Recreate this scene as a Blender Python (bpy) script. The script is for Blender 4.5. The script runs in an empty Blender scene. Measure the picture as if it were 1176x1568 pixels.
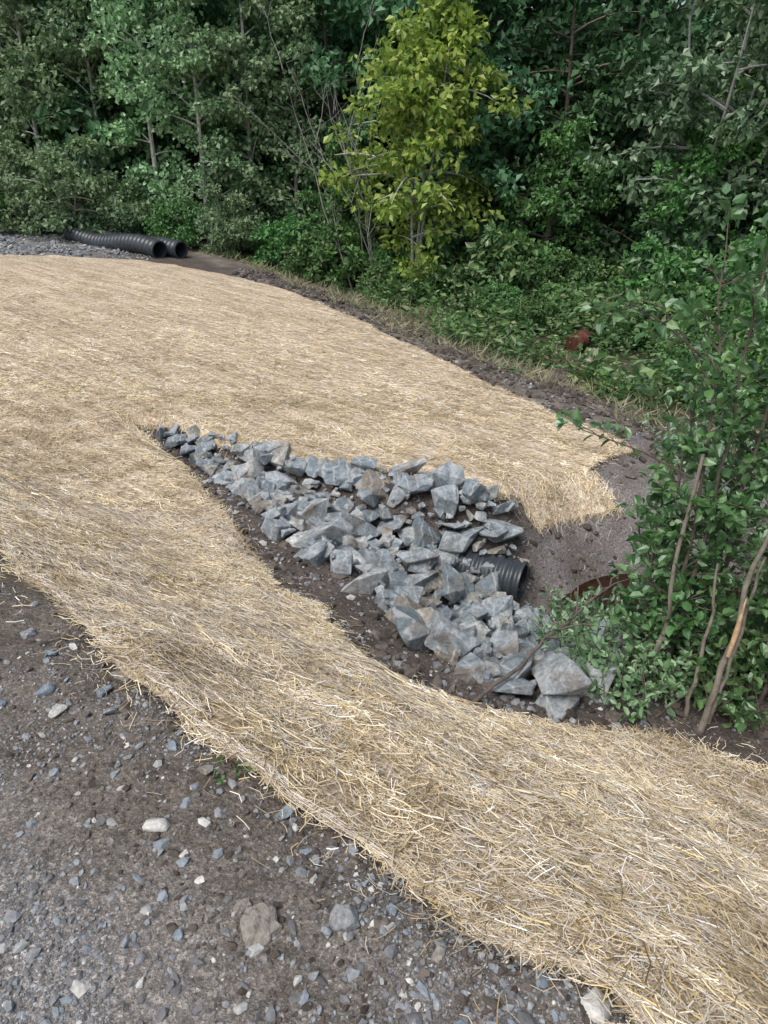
import bpy, bmesh, numpy as np, math
from mathutils import Vector, geometry
R=np.random.default_rng(7)
PITCH=math.radians(27.3)
# ---------------------------------------------------------------- utils
def sstep(a,b,x):
    t=np.clip((x-a)/(b-a),0,1); return t*t*(3-2*t)
def smax(a,b,k):
    h=np.clip(.5+.5*(a-b)/k,0,1); return b*(1-h)+a*h+k*h*(1-h)
def smin(a,b,k): return -smax(-a,-b,k)
def hsh(ix,iy,s):
    v=np.sin(ix*127.1+iy*311.7+s*17.3)*43758.5453
    return v-np.floor(v)
def vn(x,y,s=0):
    ix=np.floor(x);iy=np.floor(y);fx=x-ix;fy=y-iy
    fx=fx*fx*(3-2*fx);fy=fy*fy*(3-2*fy)
    return (hsh(ix,iy,s)*(1-fx)+hsh(ix+1,iy,s)*fx)*(1-fy)+(hsh(ix,iy+1,s)*(1-fx)+hsh(ix+1,iy+1,s)*fx)*fy-.5
def fbm(x,y,sc,o=4,s=0):
    r=0;a=1
    for i in range(o):
        r=r+a*vn(x/sc+i*13.7,y/sc-i*7.1,s+i);a*=.5;sc*=.5
    return r
# ---------------------------------------------------------------- terrain
AX=np.array([[-2.3,6.5,-.95,.05],[-.3,5.0,-1.2,.28],[.9,4.2,-1.55,.5],[2.0,4.55,-1.85,.55],[3.6,4.3,-1.9,.6],[6,4,-1.9,.6]])
def chan(x,y):
    best=np.full(x.shape,1e9)
    for i in range(len(AX)-1):
        a,b=AX[i],AX[i+1]; d=b[:2]-a[:2]; L=d@d
        t=np.clip(((x-a[0])*d[0]+(y-a[1])*d[1])/L,0,1)
        dist=np.hypot(x-a[0]-t*d[0],y-a[1]-t*d[1])
        zc=a[2]+t*(b[2]-a[2]); w=a[3]+t*(b[3]-a[3])
        best=np.minimum(best,zc+.95*np.maximum(dist-w,0)+.1*np.minimum(dist,1)**2)
    return best
def sdist(x,y): return .636*(x-.477)+.772*(y-.85)
def rdist(x,y): return .859*(x-2.4)+.512*(y-6.5)
def terr(x,y):
    x=np.asarray(x,float); y=np.asarray(y,float)
    s=sdist(x,y); zb=-.58*(np.sqrt(s*s+.02)+s)/2
    zf=-.98-.06*np.clip(x,-9,4)-.02*(np.clip(y,0,22)-8)-.5*sstep(.1,2.6,rdist(x,y))*sstep(-9,-2,x)
    z=smax(zb,zf,.25)
    return smin(z,chan(x,y),.12)+.012*fbm(x,y,.7,2,5)
def clayf(x,y): return sstep(1.0,1.4,x)*sstep(4.4,4.7,y)*sstep(7.8,6.8,y)*sstep(4.5,3.4,x)
def rough_amp(x,y):
    s=sdist(x,y);road=sstep(0,-.5,s)*sstep(7,4,y)
    return (.05*(1-road)+.008*road)*fbm(x,y,.22,5,2)+.05*fbm(x,y,.9,2,9)*(1-road)*sstep(.3,.9,s)+.02*fbm(x,y,.35,3,12)*sstep(-.75,-.2,s)*sstep(.5,.1,s)+clayf(x,y)*.05*fbm(x,y*.6,.3,4,15)
def rough_ground(x,y): return terr(x,y)+rough_amp(x,y)
E1=[(55,84),(52,92),(48,97),(40,100),(31,101),(23,105),(16,112),(8,119),(2,124),(-5,132),(-12,136),(-21,143),(-29,148),(-36,156),(-46,162),(-58,171),(-69,184),(-82,195),(-92,203),(-106,223),(-124,242),(-140,259),(-154,265),(-172,292),(-211,362),(-273,448)]
E2=[(-480,640),(-900,900),(-1200,1250)]
E3=[(-839,1535),(-780,1573),(-660,1601),(-529,1611),(-426,1579),(-333,1513),(-231,1433),(-161,1353),(-96,1253),(-39,1155),(11,1044),(54,980),(92,906),(117,840),(155,792),(179,733),(207,708),(226,678),(235,640),(203,620),(177,588),(198,559),(172,553),(141,537),(126,527),(117,533),(113,542),(90,532),(59,542),(33,551),(6,558),(-26,561),(-54,575),(-84,588),(-114,602),(-146,618),(-180,640),(-214,656),(-234,660),(-213,636),(-174,570),(-148,529),(-127,488),(-111,458),(-91,420),(-76,393),(-63,355),(-49,348),(-38,348),(-27,315),(-19,295),(-6,281),(10,265),(21,262),(40,261),(57,257),(73,260),(89,260),(111,260),(129,260),(143,254),(154,248),(171,238),(186,232),(260,200)]
E4=[(240,30),(100,20),(66,50)]
MAT=np.array(E1+E2+E3+E4,float)/100
def inpoly(x,y,P):
    c=np.zeros(np.shape(x),bool)
    for i in range(len(P)):
        x1,y1=P[i];x2,y2=P[i-1]
        if y1==y2: continue
        c^=((y1>y)!=(y2>y))&(x<(x2-x1)*(y-y1)/(y2-y1)+x1)
    return c
def pdist(x,y,P):
    b=np.full(np.shape(x),1e9)
    for i in range(len(P)):
        a=P[i-1];d=P[i]-a;t=np.clip(((x-a[0])*d[0]+(y-a[1])*d[1])/(d@d),0,1)
        b=np.minimum(b,np.hypot(x-a[0]-t*d[0],y-a[1]-t*d[1]))
    return b
# ---------------------------------------------------------------- mesh builders
class MB:
    def __init__(s): s.v=[];s.l=[];s.n=[];s.m=[];s.o=0
    def add(s,V,F,m=0):
        V=np.asarray(V,float).reshape(-1,3);F=np.asarray(F)
        s.v.append(V);s.l.append((F+s.o).ravel());s.n.append(np.full(len(F),F.shape[1]));s.m.append(np.full(len(F),m));s.o+=len(V)
    def mesh(s,name,mats,smooth=False):
        V=np.concatenate(s.v);L=np.concatenate(s.l).astype(np.int32);N=np.concatenate(s.n).astype(np.int32);M=np.concatenate(s.m).astype(np.int32)
        me=bpy.data.meshes.new(name)
        me.vertices.add(len(V));me.vertices.foreach_set('co',V.astype(np.float32).ravel())
        me.loops.add(len(L));me.loops.foreach_set('vertex_index',L)
        me.polygons.add(len(N));st=np.concatenate([[0],np.cumsum(N)[:-1]]).astype(np.int32)
        me.polygons.foreach_set('loop_start',st);me.polygons.foreach_set('loop_total',N)
        for m in mats: me.materials.append(m)
        me.polygons.foreach_set('material_index',M)
        me.polygons.foreach_set('use_smooth',np.full(len(N),smooth))
        me.update(calc_edges=True);me.validate()
        return me
    def obj(s,name,mats,smooth=False,parent=None,loc=None):
        return link(name,s.mesh(name,mats,smooth),parent,loc)
def link(name,me,parent=None,loc=None):
    o=bpy.data.objects.new(name,me);bpy.context.collection.objects.link(o)
    if parent: o.parent=parent
    if loc is not None:o.location=loc
    return o
def nrm(a): return a/np.maximum(np.linalg.norm(a,axis=-1,keepdims=True),1e-9)
def tube(P,r,k=6):
    P=np.asarray(P,float);n=len(P);r=np.broadcast_to(r,n)
    T=nrm(np.gradient(P,axis=0));up=np.array([.13,.21,1.]) 
    if abs(nrm(T.mean(0))@nrm(up))>.9: up=np.array([1.,.1,0])
    U=nrm(np.cross(T,up));W=np.cross(T,U)
    a=np.arange(k)*2*np.pi/k
    V=P[:,None]+r[:,None,None]*(np.cos(a)[None,:,None]*U[:,None]+np.sin(a)[None,:,None]*W[:,None])
    i=np.arange(n*k).reshape(n,k);j=np.roll(i,-1,1)
    F=np.stack([i[:-1],j[:-1],j[1:],i[1:]],-1).reshape(-1,4)
    return V.reshape(-1,3),F
def leafq(mb,P,D,L,W,m,rng,fold=.25,shape=0):
    n=len(P);D=nrm(D);S=nrm(np.cross(D,nrm(rng.normal(size=(n,3))+np.array([0,0,1.2]))));N=np.cross(S,D)
    L=np.broadcast_to(L,n)[:,None];W=np.broadcast_to(W,n)[:,None]
    if shape==0:
        V=np.stack([P,P+D*L*.5+S*W*.5+N*W*fold,P+D*L,P+D*L*.5-S*W*.5+N*W*fold],1)
        F=np.arange(4*n).reshape(n,4)
        mb.add(V,F,m)
    else:
        V=np.stack([P,P+D*L*.5,P+D*L*1.0-N*W*.15,P+D*L*.25+S*W*.42+N*W*fold*.8,P+D*L*.7+S*W*.4+N*W*fold*.7,P+D*L*.25-S*W*.42+N*W*fold*.8,P+D*L*.7-S*W*.4+N*W*fold*.7],1)
        b=np.arange(n)[:,None]*7
        F=np.concatenate([b+np.array([[0,1,2,4,3]]),b+np.array([[0,5,6,2,1]])])
        mb.add(V,F,m)
# ---------------------------------------------------------------- materials
def mat(name):
    m=bpy.data.materials.new(name);m.use_nodes=True;nt=m.node_tree;nt.nodes.clear()
    out=nt.nodes.new('ShaderNodeOutputMaterial');return m,nt,out
def ramp(nt,fac,stops):
    r=nt.nodes.new('ShaderNodeValToRGB');e=r.color_ramp.elements
    while len(e)<len(stops): e.new(.5)
    for q,(p,c) in zip(e,stops): q.position=p;q.color=(*c,1)
    nt.links.new(fac,r.inputs[0]);return r.outputs[0]
def noise(nt,vec,sc,det=4,rough=.6):
    n=nt.nodes.new('ShaderNodeTexNoise');n.inputs['Scale'].default_value=sc;n.inputs['Detail'].default_value=det;n.inputs['Roughness'].default_value=rough
    if vec is not None: nt.links.new(vec,n.inputs['Vector'])
    return n.outputs['Fac']
def mixc(nt,mode,fac,a,b):
    n=nt.nodes.new('ShaderNodeMix');n.data_type='RGBA';n.blend_type=mode
    for v,s in ((fac,n.inputs[0]),(a,n.inputs[6]),(b,n.inputs[7])):
        if isinstance(v,(int,float)): s.default_value=v
        elif isinstance(v,tuple): s.default_value=(*v,1)
        else: nt.links.new(v,s)
    return n.outputs[2]
def bump(nt,h,st,dist,nrmin=None):
    b=nt.nodes.new('ShaderNodeBump');b.inputs['Strength'].default_value=st;b.inputs['Distance'].default_value=dist
    nt.links.new(h,b.inputs['Height'])
    if nrmin: nt.links.new(nrmin,b.inputs['Normal'])
    return b.outputs[0]
def princ(nt,out,col,rough=.9,normal=None,spec=.2):
    p=nt.nodes.new('ShaderNodeBsdfPrincipled');p.inputs['Roughness'].default_value=rough;p.inputs['Specular IOR Level'].default_value=spec
    if isinstance(col,tuple): p.inputs['Base Color'].default_value=(*col,1)
    else: nt.links.new(col,p.inputs['Base Color'])
    if normal: nt.links.new(normal,p.inputs['Normal'])
    nt.links.new(p.outputs[0],out.inputs[0]);return p
def pos(nt): return nt.nodes.new('ShaderNodeNewGeometry').outputs['Position']
def island(nt): return nt.nodes.new('ShaderNodeNewGeometry').outputs['Random Per Island']
def objc(nt): return nt.nodes.new('ShaderNodeTexCoord').outputs['Object']

def m_ground():
    m,nt,o=mat('ground_soil');p=pos(nt)
    a=nt.nodes.new('ShaderNodeAttribute');a.attribute_name='zone'
    n1=noise(nt,p,3.5,7,.7);n2=noise(nt,p,60,3,.7)
    v=nt.nodes.new('ShaderNodeTexVoronoi');v.inputs['Scale'].default_value=110;nt.links.new(p,v.inputs['Vector'])
    v2=nt.nodes.new('ShaderNodeTexVoronoi');v2.inputs['Scale'].default_value=260;nt.links.new(p,v2.inputs['Vector'])
    bw=nt.nodes.new('ShaderNodeSeparateColor');nt.links.new(v.outputs['Color'],bw.inputs[0])
    bw2=nt.nodes.new('ShaderNodeSeparateColor');nt.links.new(v2.outputs['Color'],bw2.inputs[0])
    c=mixc(nt,'MULTIPLY',1.,a.outputs['Color'],ramp(nt,n1,[(.3,(.62,.59,.56)),(.5,(1,1,1)),(.72,(1.35,1.35,1.35))]))
    c=mixc(nt,'MULTIPLY',.8,c,ramp(nt,n2,[(.3,(.5,.5,.5)),(.7,(1.4,1.4,1.4))]))
    g=ramp(nt,bw.outputs[0],[(0,(.6,.6,.6)),(.6,(1,1,1)),(.9,(1.4,1.4,1.45)),(1,(2.2,2.2,2.2))])
    g2=ramp(nt,bw2.outputs[0],[(0,(.6,.6,.6)),(.6,(1,1,1)),(1,(1.9,1.9,1.9))])
    c=mixc(nt,'MULTIPLY',a.outputs['Alpha'],c,g);c=mixc(nt,'MULTIPLY',a.outputs['Alpha'],c,g2)
    b=bump(nt,n2,.6,.01);b=bump(nt,v.outputs['Distance'],.4,.004,b);b=bump(nt,noise(nt,p,18,5,.7),.7,.03,b)
    princ(nt,o,c,.93,b);return m
def m_stone(name,stops,sc=25,sp=.25,bs=.5,bd=.004):
    m,nt,o=mat(name);p=pos(nt)
    c=ramp(nt,island(nt),stops);n=noise(nt,p,sc,4,.7)
    c=mixc(nt,'MULTIPLY',.9,c,ramp(nt,n,[(.3,(.6,.6,.6)),(.5,(.95,.95,.95)),(.72,(1.35,1.33,1.3))]))
    princ(nt,o,c,.8,None,sp);return m
def m_riprap():
    m,nt,o=mat('riprap_stone');p=pos(nt)
    c=ramp(nt,island(nt),[(0,(.20,.235,.25)),(.25,(.32,.36,.38)),(.5,(.44,.475,.49)),(.65,(.25,.29,.31)),(.82,(.54,.55,.54)),(.92,(.40,.38,.33)),(1,(.30,.26,.21))])
    n=noise(nt,p,11,8,.75)
    c=mixc(nt,'MULTIPLY',1.,c,ramp(nt,n,[(.3,(.36,.39,.42)),(.45,(.82,.85,.88)),(.56,(1.12,1.12,1.12)),(.72,(1.75,1.73,1.66))]))
    c=mixc(nt,'MULTIPLY',.7,c,ramp(nt,noise(nt,p,45,5,.75),[(.3,(.45,.45,.45)),(.5,(1,1,1)),(.7,(1.55,1.55,1.55))]))
    w=nt.nodes.new('ShaderNodeTexWave');w.inputs['Scale'].default_value=3;w.inputs['Distortion'].default_value=14;w.inputs['Detail'].default_value=4;nt.links.new(p,w.inputs[0])
    c=mixc(nt,'MIX',ramp(nt,w.outputs['Fac'],[(.9,(0,0,0)),(1,(.5,.5,.5))]),c,(.65,.65,.62))
    c=mixc(nt,'MIX',ramp(nt,noise(nt,p,3.6,5,.68),[(.52,(0,0,0)),(.66,(.85,.85,.85))]),c,(.19,.155,.12))
    b=bump(nt,noise(nt,p,16,8,.78),.9,.035);b=bump(nt,noise(nt,p,80,4,.75),.6,.006,b)
    princ(nt,o,c,.72,b,.35);return m
ROLL=math.atan2(.636,-.772)
def streaks(nt,c,p,k=1.):
    mp=nt.nodes.new('ShaderNodeMapping');mp.inputs['Rotation'].default_value=(0,0,-ROLL);nt.links.new(p,mp.inputs[0])
    def st(sx,sy,sc,det=4):
        q=nt.nodes.new('ShaderNodeMapping');q.inputs['Scale'].default_value=(sx,sy,1);nt.links.new(mp.outputs[0],q.inputs[0]);return noise(nt,q.outputs[0],sc,det,.65)
    c=mixc(nt,'MULTIPLY',.85*k,c,ramp(nt,st(.08,1,9),[(.3,(.74,.70,.65)),(.5,(1,1,1)),(.7,(1.18,1.19,1.22))]))
    c=mixc(nt,'MULTIPLY',.95*k,c,ramp(nt,st(.025,1,22,2),[(.33,(.72,.69,.65)),(.5,(1,1,1)),(.65,(1.16,1.16,1.2))]))
    c=mixc(nt,'MULTIPLY',.7*k,c,ramp(nt,st(.5,1,4,5),[(.32,(.76,.72,.66)),(.5,(1,1,1)),(.68,(1.15,1.15,1.15))]))
    return c,st
def m_mat():
    m,nt,o=mat('straw_blanket');p=pos(nt)
    c0,st=streaks(nt,(1.,1.,1.),p)
    f1=st(.18,1,95);f2=st(1,.25,80)
    c=ramp(nt,f1,[(.3,(.17,.125,.08)),(.45,(.43,.345,.24)),(.56,(.60,.505,.38)),(.7,(.77,.685,.56))])  # darkest stop: brown fibres plus gap shadow between straws, put into the colour
    c=mixc(nt,'MULTIPLY',.85,c,ramp(nt,f2,[(.3,(.55,.52,.48)),(.5,(1,1,1)),(.7,(1.3,1.3,1.33))]))
    c=mixc(nt,'MULTIPLY',1.,c,c0)
    b=bump(nt,f1,.7,.008);b=bump(nt,f2,.6,.008,b);b=bump(nt,st(.08,1,9),.5,.03,b)
    princ(nt,o,c,.9,b,.1);return m
def m_straw():
    m,nt,o=mat('straw_fibres')
    c=ramp(nt,island(nt),[(0,(.16,.11,.06)),(.14,(.36,.27,.16)),(.36,(.62,.50,.34)),(.56,(.73,.64,.48)),(.74,(.74,.55,.24)),(.86,(.82,.72,.50)),(1,(.92,.90,.85))])
    a=nt.nodes.new('ShaderNodeAttribute');a.attribute_name='tone'
    c=mixc(nt,'MULTIPLY',1.,c,a.outputs['Color'])
    princ(nt,o,c,.55,None,.3);return m
def m_plain(name,col,rough=.8,sc=20,var=.4,bs=.3,sp=.3,dark=None):
    m,nt,o=mat(name);p=objc(nt);n=noise(nt,p,sc,5,.65)
    d=dark or tuple(x*(1-var) for x in col)
    c=ramp(nt,n,[(.35,d),(.65,tuple(min(1,x*(1+var*.6)) for x in col))])
    princ(nt,o,c,rough,bump(nt,n,bs,.01),sp);return m
def m_leaf(name,stops,trans=.35,gl=.08,hue=.02,vr=.3,k=1.):
    m,nt,o=mat(name);c=ramp(nt,island(nt),[(p,tuple(v*k for v in q)) for p,q in stops])
    oi=nt.nodes.new('ShaderNodeObjectInfo');hs=nt.nodes.new('ShaderNodeHueSaturation')
    mr=nt.nodes.new('ShaderNodeMapRange');mr.inputs[3].default_value=.5-hue;mr.inputs[4].default_value=.5+hue;nt.links.new(oi.outputs['Random'],mr.inputs[0])
    mv=nt.nodes.new('ShaderNodeMapRange');mv.inputs[3].default_value=1-vr;mv.inputs[4].default_value=1+vr;nt.links.new(oi.outputs['Random'],mv.inputs[0])
    nt.links.new(c,hs.inputs['Color']);nt.links.new(mr.outputs[0],hs.inputs['Hue']);nt.links.new(mv.outputs[0],hs.inputs['Value'])
    cc=mixc(nt,'MULTIPLY',.8,hs.outputs[0],ramp(nt,noise(nt,pos(nt),.9,2,.6),[(.3,(.72,.78,.8)),(.7,(1.28,1.22,1.1))]))
    df=nt.nodes.new('ShaderNodeBsdfDiffuse');tr=nt.nodes.new('ShaderNodeBsdfTranslucent');gs=nt.nodes.new('ShaderNodeBsdfGlossy');gs.inputs['Roughness'].default_value=.45
    nt.links.new(cc,df.inputs[0]);nt.links.new(cc,tr.inputs[0])
    m1=nt.nodes.new('ShaderNodeMixShader');m1.inputs[0].default_value=trans;nt.links.new(df.outputs[0],m1.inputs[1]);nt.links.new(tr.outputs[0],m1.inputs[2])
    m2=nt.nodes.new('ShaderNodeMixShader');m2.inputs[0].default_value=gl*.5;nt.links.new(m1.outputs[0],m2.inputs[1]);nt.links.new(gs.outputs[0],m2.inputs[2])
    nt.links.new(m2.outputs[0],o.inputs[0]);return m
MG=m_ground()
MGRAV=m_stone('gravel_stones',[(0,(.11,.11,.11)),(.35,(.19,.19,.195)),(.6,(.26,.27,.28)),(.8,(.23,.265,.295)),(.93,(.40,.39,.36)),(1,(.6,.58,.54))],60)
MCLOD=m_stone('soil_clods',[(0,(.065,.055,.048)),(.6,(.11,.092,.08)),(1,(.165,.14,.12))],40,.05)
MRIP=m_riprap();MMAT=m_mat();MSTRAW=m_straw()
MNET=m_plain('netting_thread',(.80,.74,.67),.6,30,.2)
MHEM=m_plain('hem_netting',(.58,.48,.36),.8,90,.4)
MBARK=m_plain('bark',(.15,.12,.10),.9,12,.45,.8)
MPALEB=m_plain('pale_bark',(.42,.41,.37),.85,14,.4,.6)
MDEAD=m_plain('dead_wood',(.27,.26,.24),.85,14,.4,.6)
MWOOD=m_plain('split_wood',(.52,.36,.21),.8,25,.3,.5)
MPIPE=m_plain('black_plastic',(.045,.052,.06),.38,9,.35,.1,.5)
MLD=m_leaf('leaves_dark',[(0,(.033,.085,.038)),(.5,(.06,.15,.063)),(1,(.10,.215,.093))],k=1.3)
MLP=m_leaf('leaves_poplar',[(0,(.07,.125,.06)),(.5,(.125,.20,.10)),(1,(.21,.30,.17))],k=1.75)  # grey-green poplar, lightened further to put distant haze into the leaf colour
MLY=m_leaf('leaves_yellow',[(0,(.13,.25,.045)),(.4,(.28,.41,.08)),(1,(.50,.58,.16))],.4,.06,.0,.05)
MLM=m_leaf('leaves_mid',[(0,(.045,.12,.035)),(.5,(.085,.20,.06)),(1,(.14,.275,.09))],k=1.35)
MLN=m_leaf('leaves_shrub',[(0,(.045,.115,.035)),(.5,(.085,.20,.06)),(.85,(.14,.27,.09)),(1,(.2,.31,.14))],.35,.2,.01,.1,k=1.05)
MLG=m_leaf('leaves_greygreen',[(0,(.06,.12,.06)),(.6,(.12,.21,.105)),(1,(.21,.30,.18))],.3,.12,.01,k=1.4)
MWEED=m_leaf('leaves_weeds',[(0,(.05,.12,.04)),(.5,(.10,.21,.065)),(.8,(.17,.29,.10)),(.93,(.26,.34,.15)),(1,(.38,.40,.25))],.35,.08,.01,k=1.1)
MGRASS=m_leaf('grass_dry',[(0,(.18,.22,.11)),(.5,(.34,.33,.20)),(1,(.48,.42,.29))],.3,.05,.01)
# ---------------------------------------------------------------- ground sheet
def ground():
    gx=.5*np.sinh(np.linspace(-6.6,6.6,440)); gy=1.5+.6*np.sinh(np.linspace(-3.0,7.2,640))
    X,Y=np.meshgrid(gx,gy)
    Z=terr(X,Y);s=sdist(X,Y);r=rdist(X,Y)
    ins=inpoly(X,Y,MAT)
    d=np.where((np.abs(X)<14)&(Y<20),pdist(X,Y,MAT),9.);sd=np.where(ins,-d,d)
    out=sstep(-.03,.06,sd)
    near=np.clip(1-np.hypot(X,Y)/30,0,1)
    clay=clayf(X,Y)
    Z=Z+out*near*rough_amp(X,Y)-.02*(1-out)
    far=sstep(20,40,Y)
    n=len(gx);mm=len(gy)
    i=np.arange(n*mm).reshape(mm,n)
    F=np.stack([i[:-1,:-1],i[:-1,1:],i[1:,1:],i[1:,:-1]],-1).reshape(-1,4)
    mb=MB();mb.add(np.stack([X,Y,Z],-1),F)
    o=mb.obj('ground',[MG],True)
    soil=np.array([.10,.083,.072]);rd=np.array([.262,.25,.238]);rb=np.array([.28,.285,.29]);cl=np.array([.195,.175,.168]);vg=np.array([.055,.06,.03]);st=np.array([.24,.235,.225]);sn=np.array([.14,.12,.10]);dry=np.array([.20,.172,.145])
    nn=fbm(X,Y,.8,4,20);n3=fbm(X,Y,.4,4,23)
    C=np.broadcast_to(soil,X.shape+(3,)).copy()
    def blend(C,c,w): return C*(1-w[...,None])+c*w[...,None]
    C=blend(C,sn,sstep(.5,.1,s)*sstep(9,5,Y))
    C=blend(C,dry,sstep(-.3,.2,r)*sstep(6.6,7.4,Y)*np.clip(.7+n3,0,1))
    gw=np.clip(sstep(-.1,-1.0,s+.5*nn)*sstep(9,5,Y),0,1)
    C=blend(C,rd,gw)
    C=blend(C,rb,sstep(-.9,-1.5,s+.3*nn)*sstep(9,5,Y))
    tr=np.exp(-((s+1.35+.1*nn)/.2)**2)*sstep(9,5,Y);C=blend(C,rd*1.55,tr*.65)
    C=blend(C,cl,clay*np.clip(.85+.8*n3,.2,1))
    C=blend(C,st,sstep(-5,-7,X)*sstep(14,16,Y)*.8)
    C=blend(C,vg,sstep(1.8,2.8,r+nn)*sstep(7,8,Y)*sstep(-7,-5,X)*.8)
    C=blend(C,vg,far)
    A=np.clip(.45+.55*gw,0,1)
    a=o.data.color_attributes.new('zone','FLOAT_COLOR','POINT')
    a.data.foreach_set('color',np.concatenate([C,A[...,None]],-1).astype(np.float32).ravel())
ground()
# ---------------------------------------------------------------- stones
PHI=(1+5**.5)/2
ICO=nrm(np.array([(-1,PHI,0),(1,PHI,0),(-1,-PHI,0),(1,-PHI,0),(0,-1,PHI),(0,1,PHI),(0,-1,-PHI),(0,1,-PHI),(PHI,0,-1),(PHI,0,1),(-PHI,0,-1),(-PHI,0,1)],float))
ICF=np.array([(0,11,5),(0,5,1),(0,1,7),(0,7,10),(0,10,11),(1,5,9),(5,11,4),(11,10,2),(10,7,6),(7,1,8),(3,9,4),(3,4,2),(3,2,6),(3,6,8),(3,8,9),(4,9,5),(2,4,11),(6,2,10),(8,6,7),(9,8,1)])
def scatter_stones(mb,x,y,rad,lift=.15,flat=.65,m=0,zf=rough_ground,jit=.18):
    n=len(x);V=np.broadcast_to(ICO,(n,12,3))*(1+R.normal(0,jit,(n,12,1)))
    sc=np.stack([R.uniform(.8,1.35,n),R.uniform(.6,1,n),R.uniform(flat*.6,flat*1.2,n)],-1)*rad[:,None]
    V=V*sc[:,None]
    a=R.uniform(0,6.28,n);ca,sa=np.cos(a)[:,None],np.sin(a)[:,None]
    t=R.normal(0,.3,n)[:,None]
    X=V[...,0]*ca-V[...,1]*sa;Y=V[...,0]*sa+V[...,1]*ca;Z=V[...,2]+t*X
    V=np.stack([X+x[:,None],Y+y[:,None],Z+(zf(x,y)+rad*lift*flat)[:,None]],-1)
    F=(ICF[None]+12*np.arange(n)[:,None,None]).reshape(-1,3)
    mb.add(V,F,m)
gm=MB()
def gz(n):
    y=.45+R.exponential(1.1,n);x=R.uniform(-1,1,n)*(.35+.62*y)+.1
    return x,y
x,y=gz(85000);ok=(sdist(x,y)<.06)&~inpoly(x,y,MAT)&(y<6);x,y=x[ok],y[ok]
keep=R.random(len(x))<np.clip(.36+2.2*fbm(x,y,.45,3,31),.05,1);x,y=x[keep],y[keep]
rad=np.minimum(.0012+.0017*R.exponential(1,len(x)),.010)
scatter_stones(gm,x,y,rad)
x,y=gz(2800);ok=(sdist(x,y)<.03)&(sdist(x,y)>-.95-.5*R.random(2800))&~inpoly(x,y,MAT)&(y<6);x,y=x[ok],y[ok]
scatter_stones(gm,x,y,.005+.0045*R.exponential(1,len(x)).clip(0,3))
x=R.uniform(-11,-5,2500);y=R.uniform(15.5,20,2500);ok=~inpoly(x,y,MAT);scatter_stones(gm,x[ok],y[ok],R.uniform(.015,.06,ok.sum()))
x=R.uniform(-2.4,2.6,9000);y=R.uniform(2.6,7,9000);ok=~inpoly(x,y,MAT)&(sdist(x,y)>.8)&(R.random(9000)<np.where((x>1.2)&(y>4.6),.1,1));scatter_stones(gm,x[ok],y[ok],.004+.006*R.exponential(1,ok.sum()))
x=R.uniform(-3,4,4000);y=R.uniform(6,16,4000);rr=rdist(x,y);ok=~inpoly(x,y,MAT)&(rr>-.2)&(rr<1.6);scatter_stones(gm,x[ok],y[ok],R.uniform(.01,.03,ok.sum()))
gm.obj('gravel',[MGRAV],False)
cm=MB()
x,y=gz(5000);s=sdist(x,y);ok=(s<.1)&(s>-.45)&~inpoly(x,y,MAT);x,y=x[ok],y[ok];scatter_stones(cm,x,y,np.minimum(.003+.004*R.exponential(1,len(x)),.016),jit=.25)
x=R.uniform(-2.4,2.6,7000);y=R.uniform(2.6,7,7000);ok=~inpoly(x,y,MAT)&(sdist(x,y)>.8)&(R.random(7000)<np.where((x>1.2)&(y>4.6),.3,1));scatter_stones(cm,x[ok],y[ok],np.minimum(.006+.010*R.exponential(1,ok.sum()),.05),jit=.25)
x=R.uniform(-3,4,8000);y=R.uniform(6,16,8000);rr=rdist(x,y);ok=~inpoly(x,y,MAT)&(rr>-.2)&(rr<2.0);scatter_stones(cm,x[ok],y[ok],R.uniform(.012,.06,ok.sum()),jit=.25)
cm.obj('soil_clods',[MCLOD],False)
# ---------------------------------------------------------------- individual rocks (hull based)
def hull_rock(c,r,sc,seed,bev=.035,npts=12,rough=.05,cuts=1,rot=None):
    rg=np.random.default_rng(seed);bm=bmesh.new()
    pts=nrm(rg.normal(size=(npts,3)))*rg.uniform(.8,1.1,(npts,1))
    pts=np.sign(pts)*np.abs(pts)**.65
    for p in pts*np.array(sc)*r: bm.verts.new(p)
    bmesh.ops.convex_hull(bm,input=bm.verts)
    for v in [v for v in bm.verts if not v.link_faces]: bm.verts.remove(v)
    bmesh.ops.dissolve_limit(bm,angle_limit=.3,verts=bm.verts,edges=bm.edges)
    bmesh.ops.bevel(bm,geom=bm.edges[:],offset=bev*r,segments=1,affect='EDGES',clamp_overlap=True)
    bmesh.ops.triangulate(bm,faces=bm.faces[:])
    if cuts: bmesh.ops.subdivide_edges(bm,edges=bm.edges[:],cuts=cuts,use_grid_fill=True);bmesh.ops.triangulate(bm,faces=bm.faces[:])
    bm.verts.index_update()
    V=np.array([v.co[:] for v in bm.verts]);F=np.array([[v.index for v in f.verts] for f in bm.faces])
    bm.free()
    V=V+nrm(V)*(rough*r*(vn(V[:,0]/r*3+seed%97,V[:,1]/r*3+V[:,2]/r*3,seed%50)+.6*vn(V[:,0]/r*9+V[:,2]/r*5,V[:,1]/r*8+seed%31,3)))[:,None]*2
    a=rg.uniform(0,6.28) if rot is None else rot;tx,ty=rg.normal(0,.35,2)
    Rz=np.array([[math.cos(a),-math.sin(a),0],[math.sin(a),math.cos(a),0],[0,0,1]])
    Rx=np.array([[1,0,0],[0,math.cos(tx),-math.sin(tx)],[0,math.sin(tx),math.cos(tx)]]);Ry=np.array([[math.cos(ty),0,math.sin(ty)],[0,1,0],[-math.sin(ty),0,math.cos(ty)]])
    return V@(Rz@Rx@Ry).T+np.array(c),F
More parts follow.
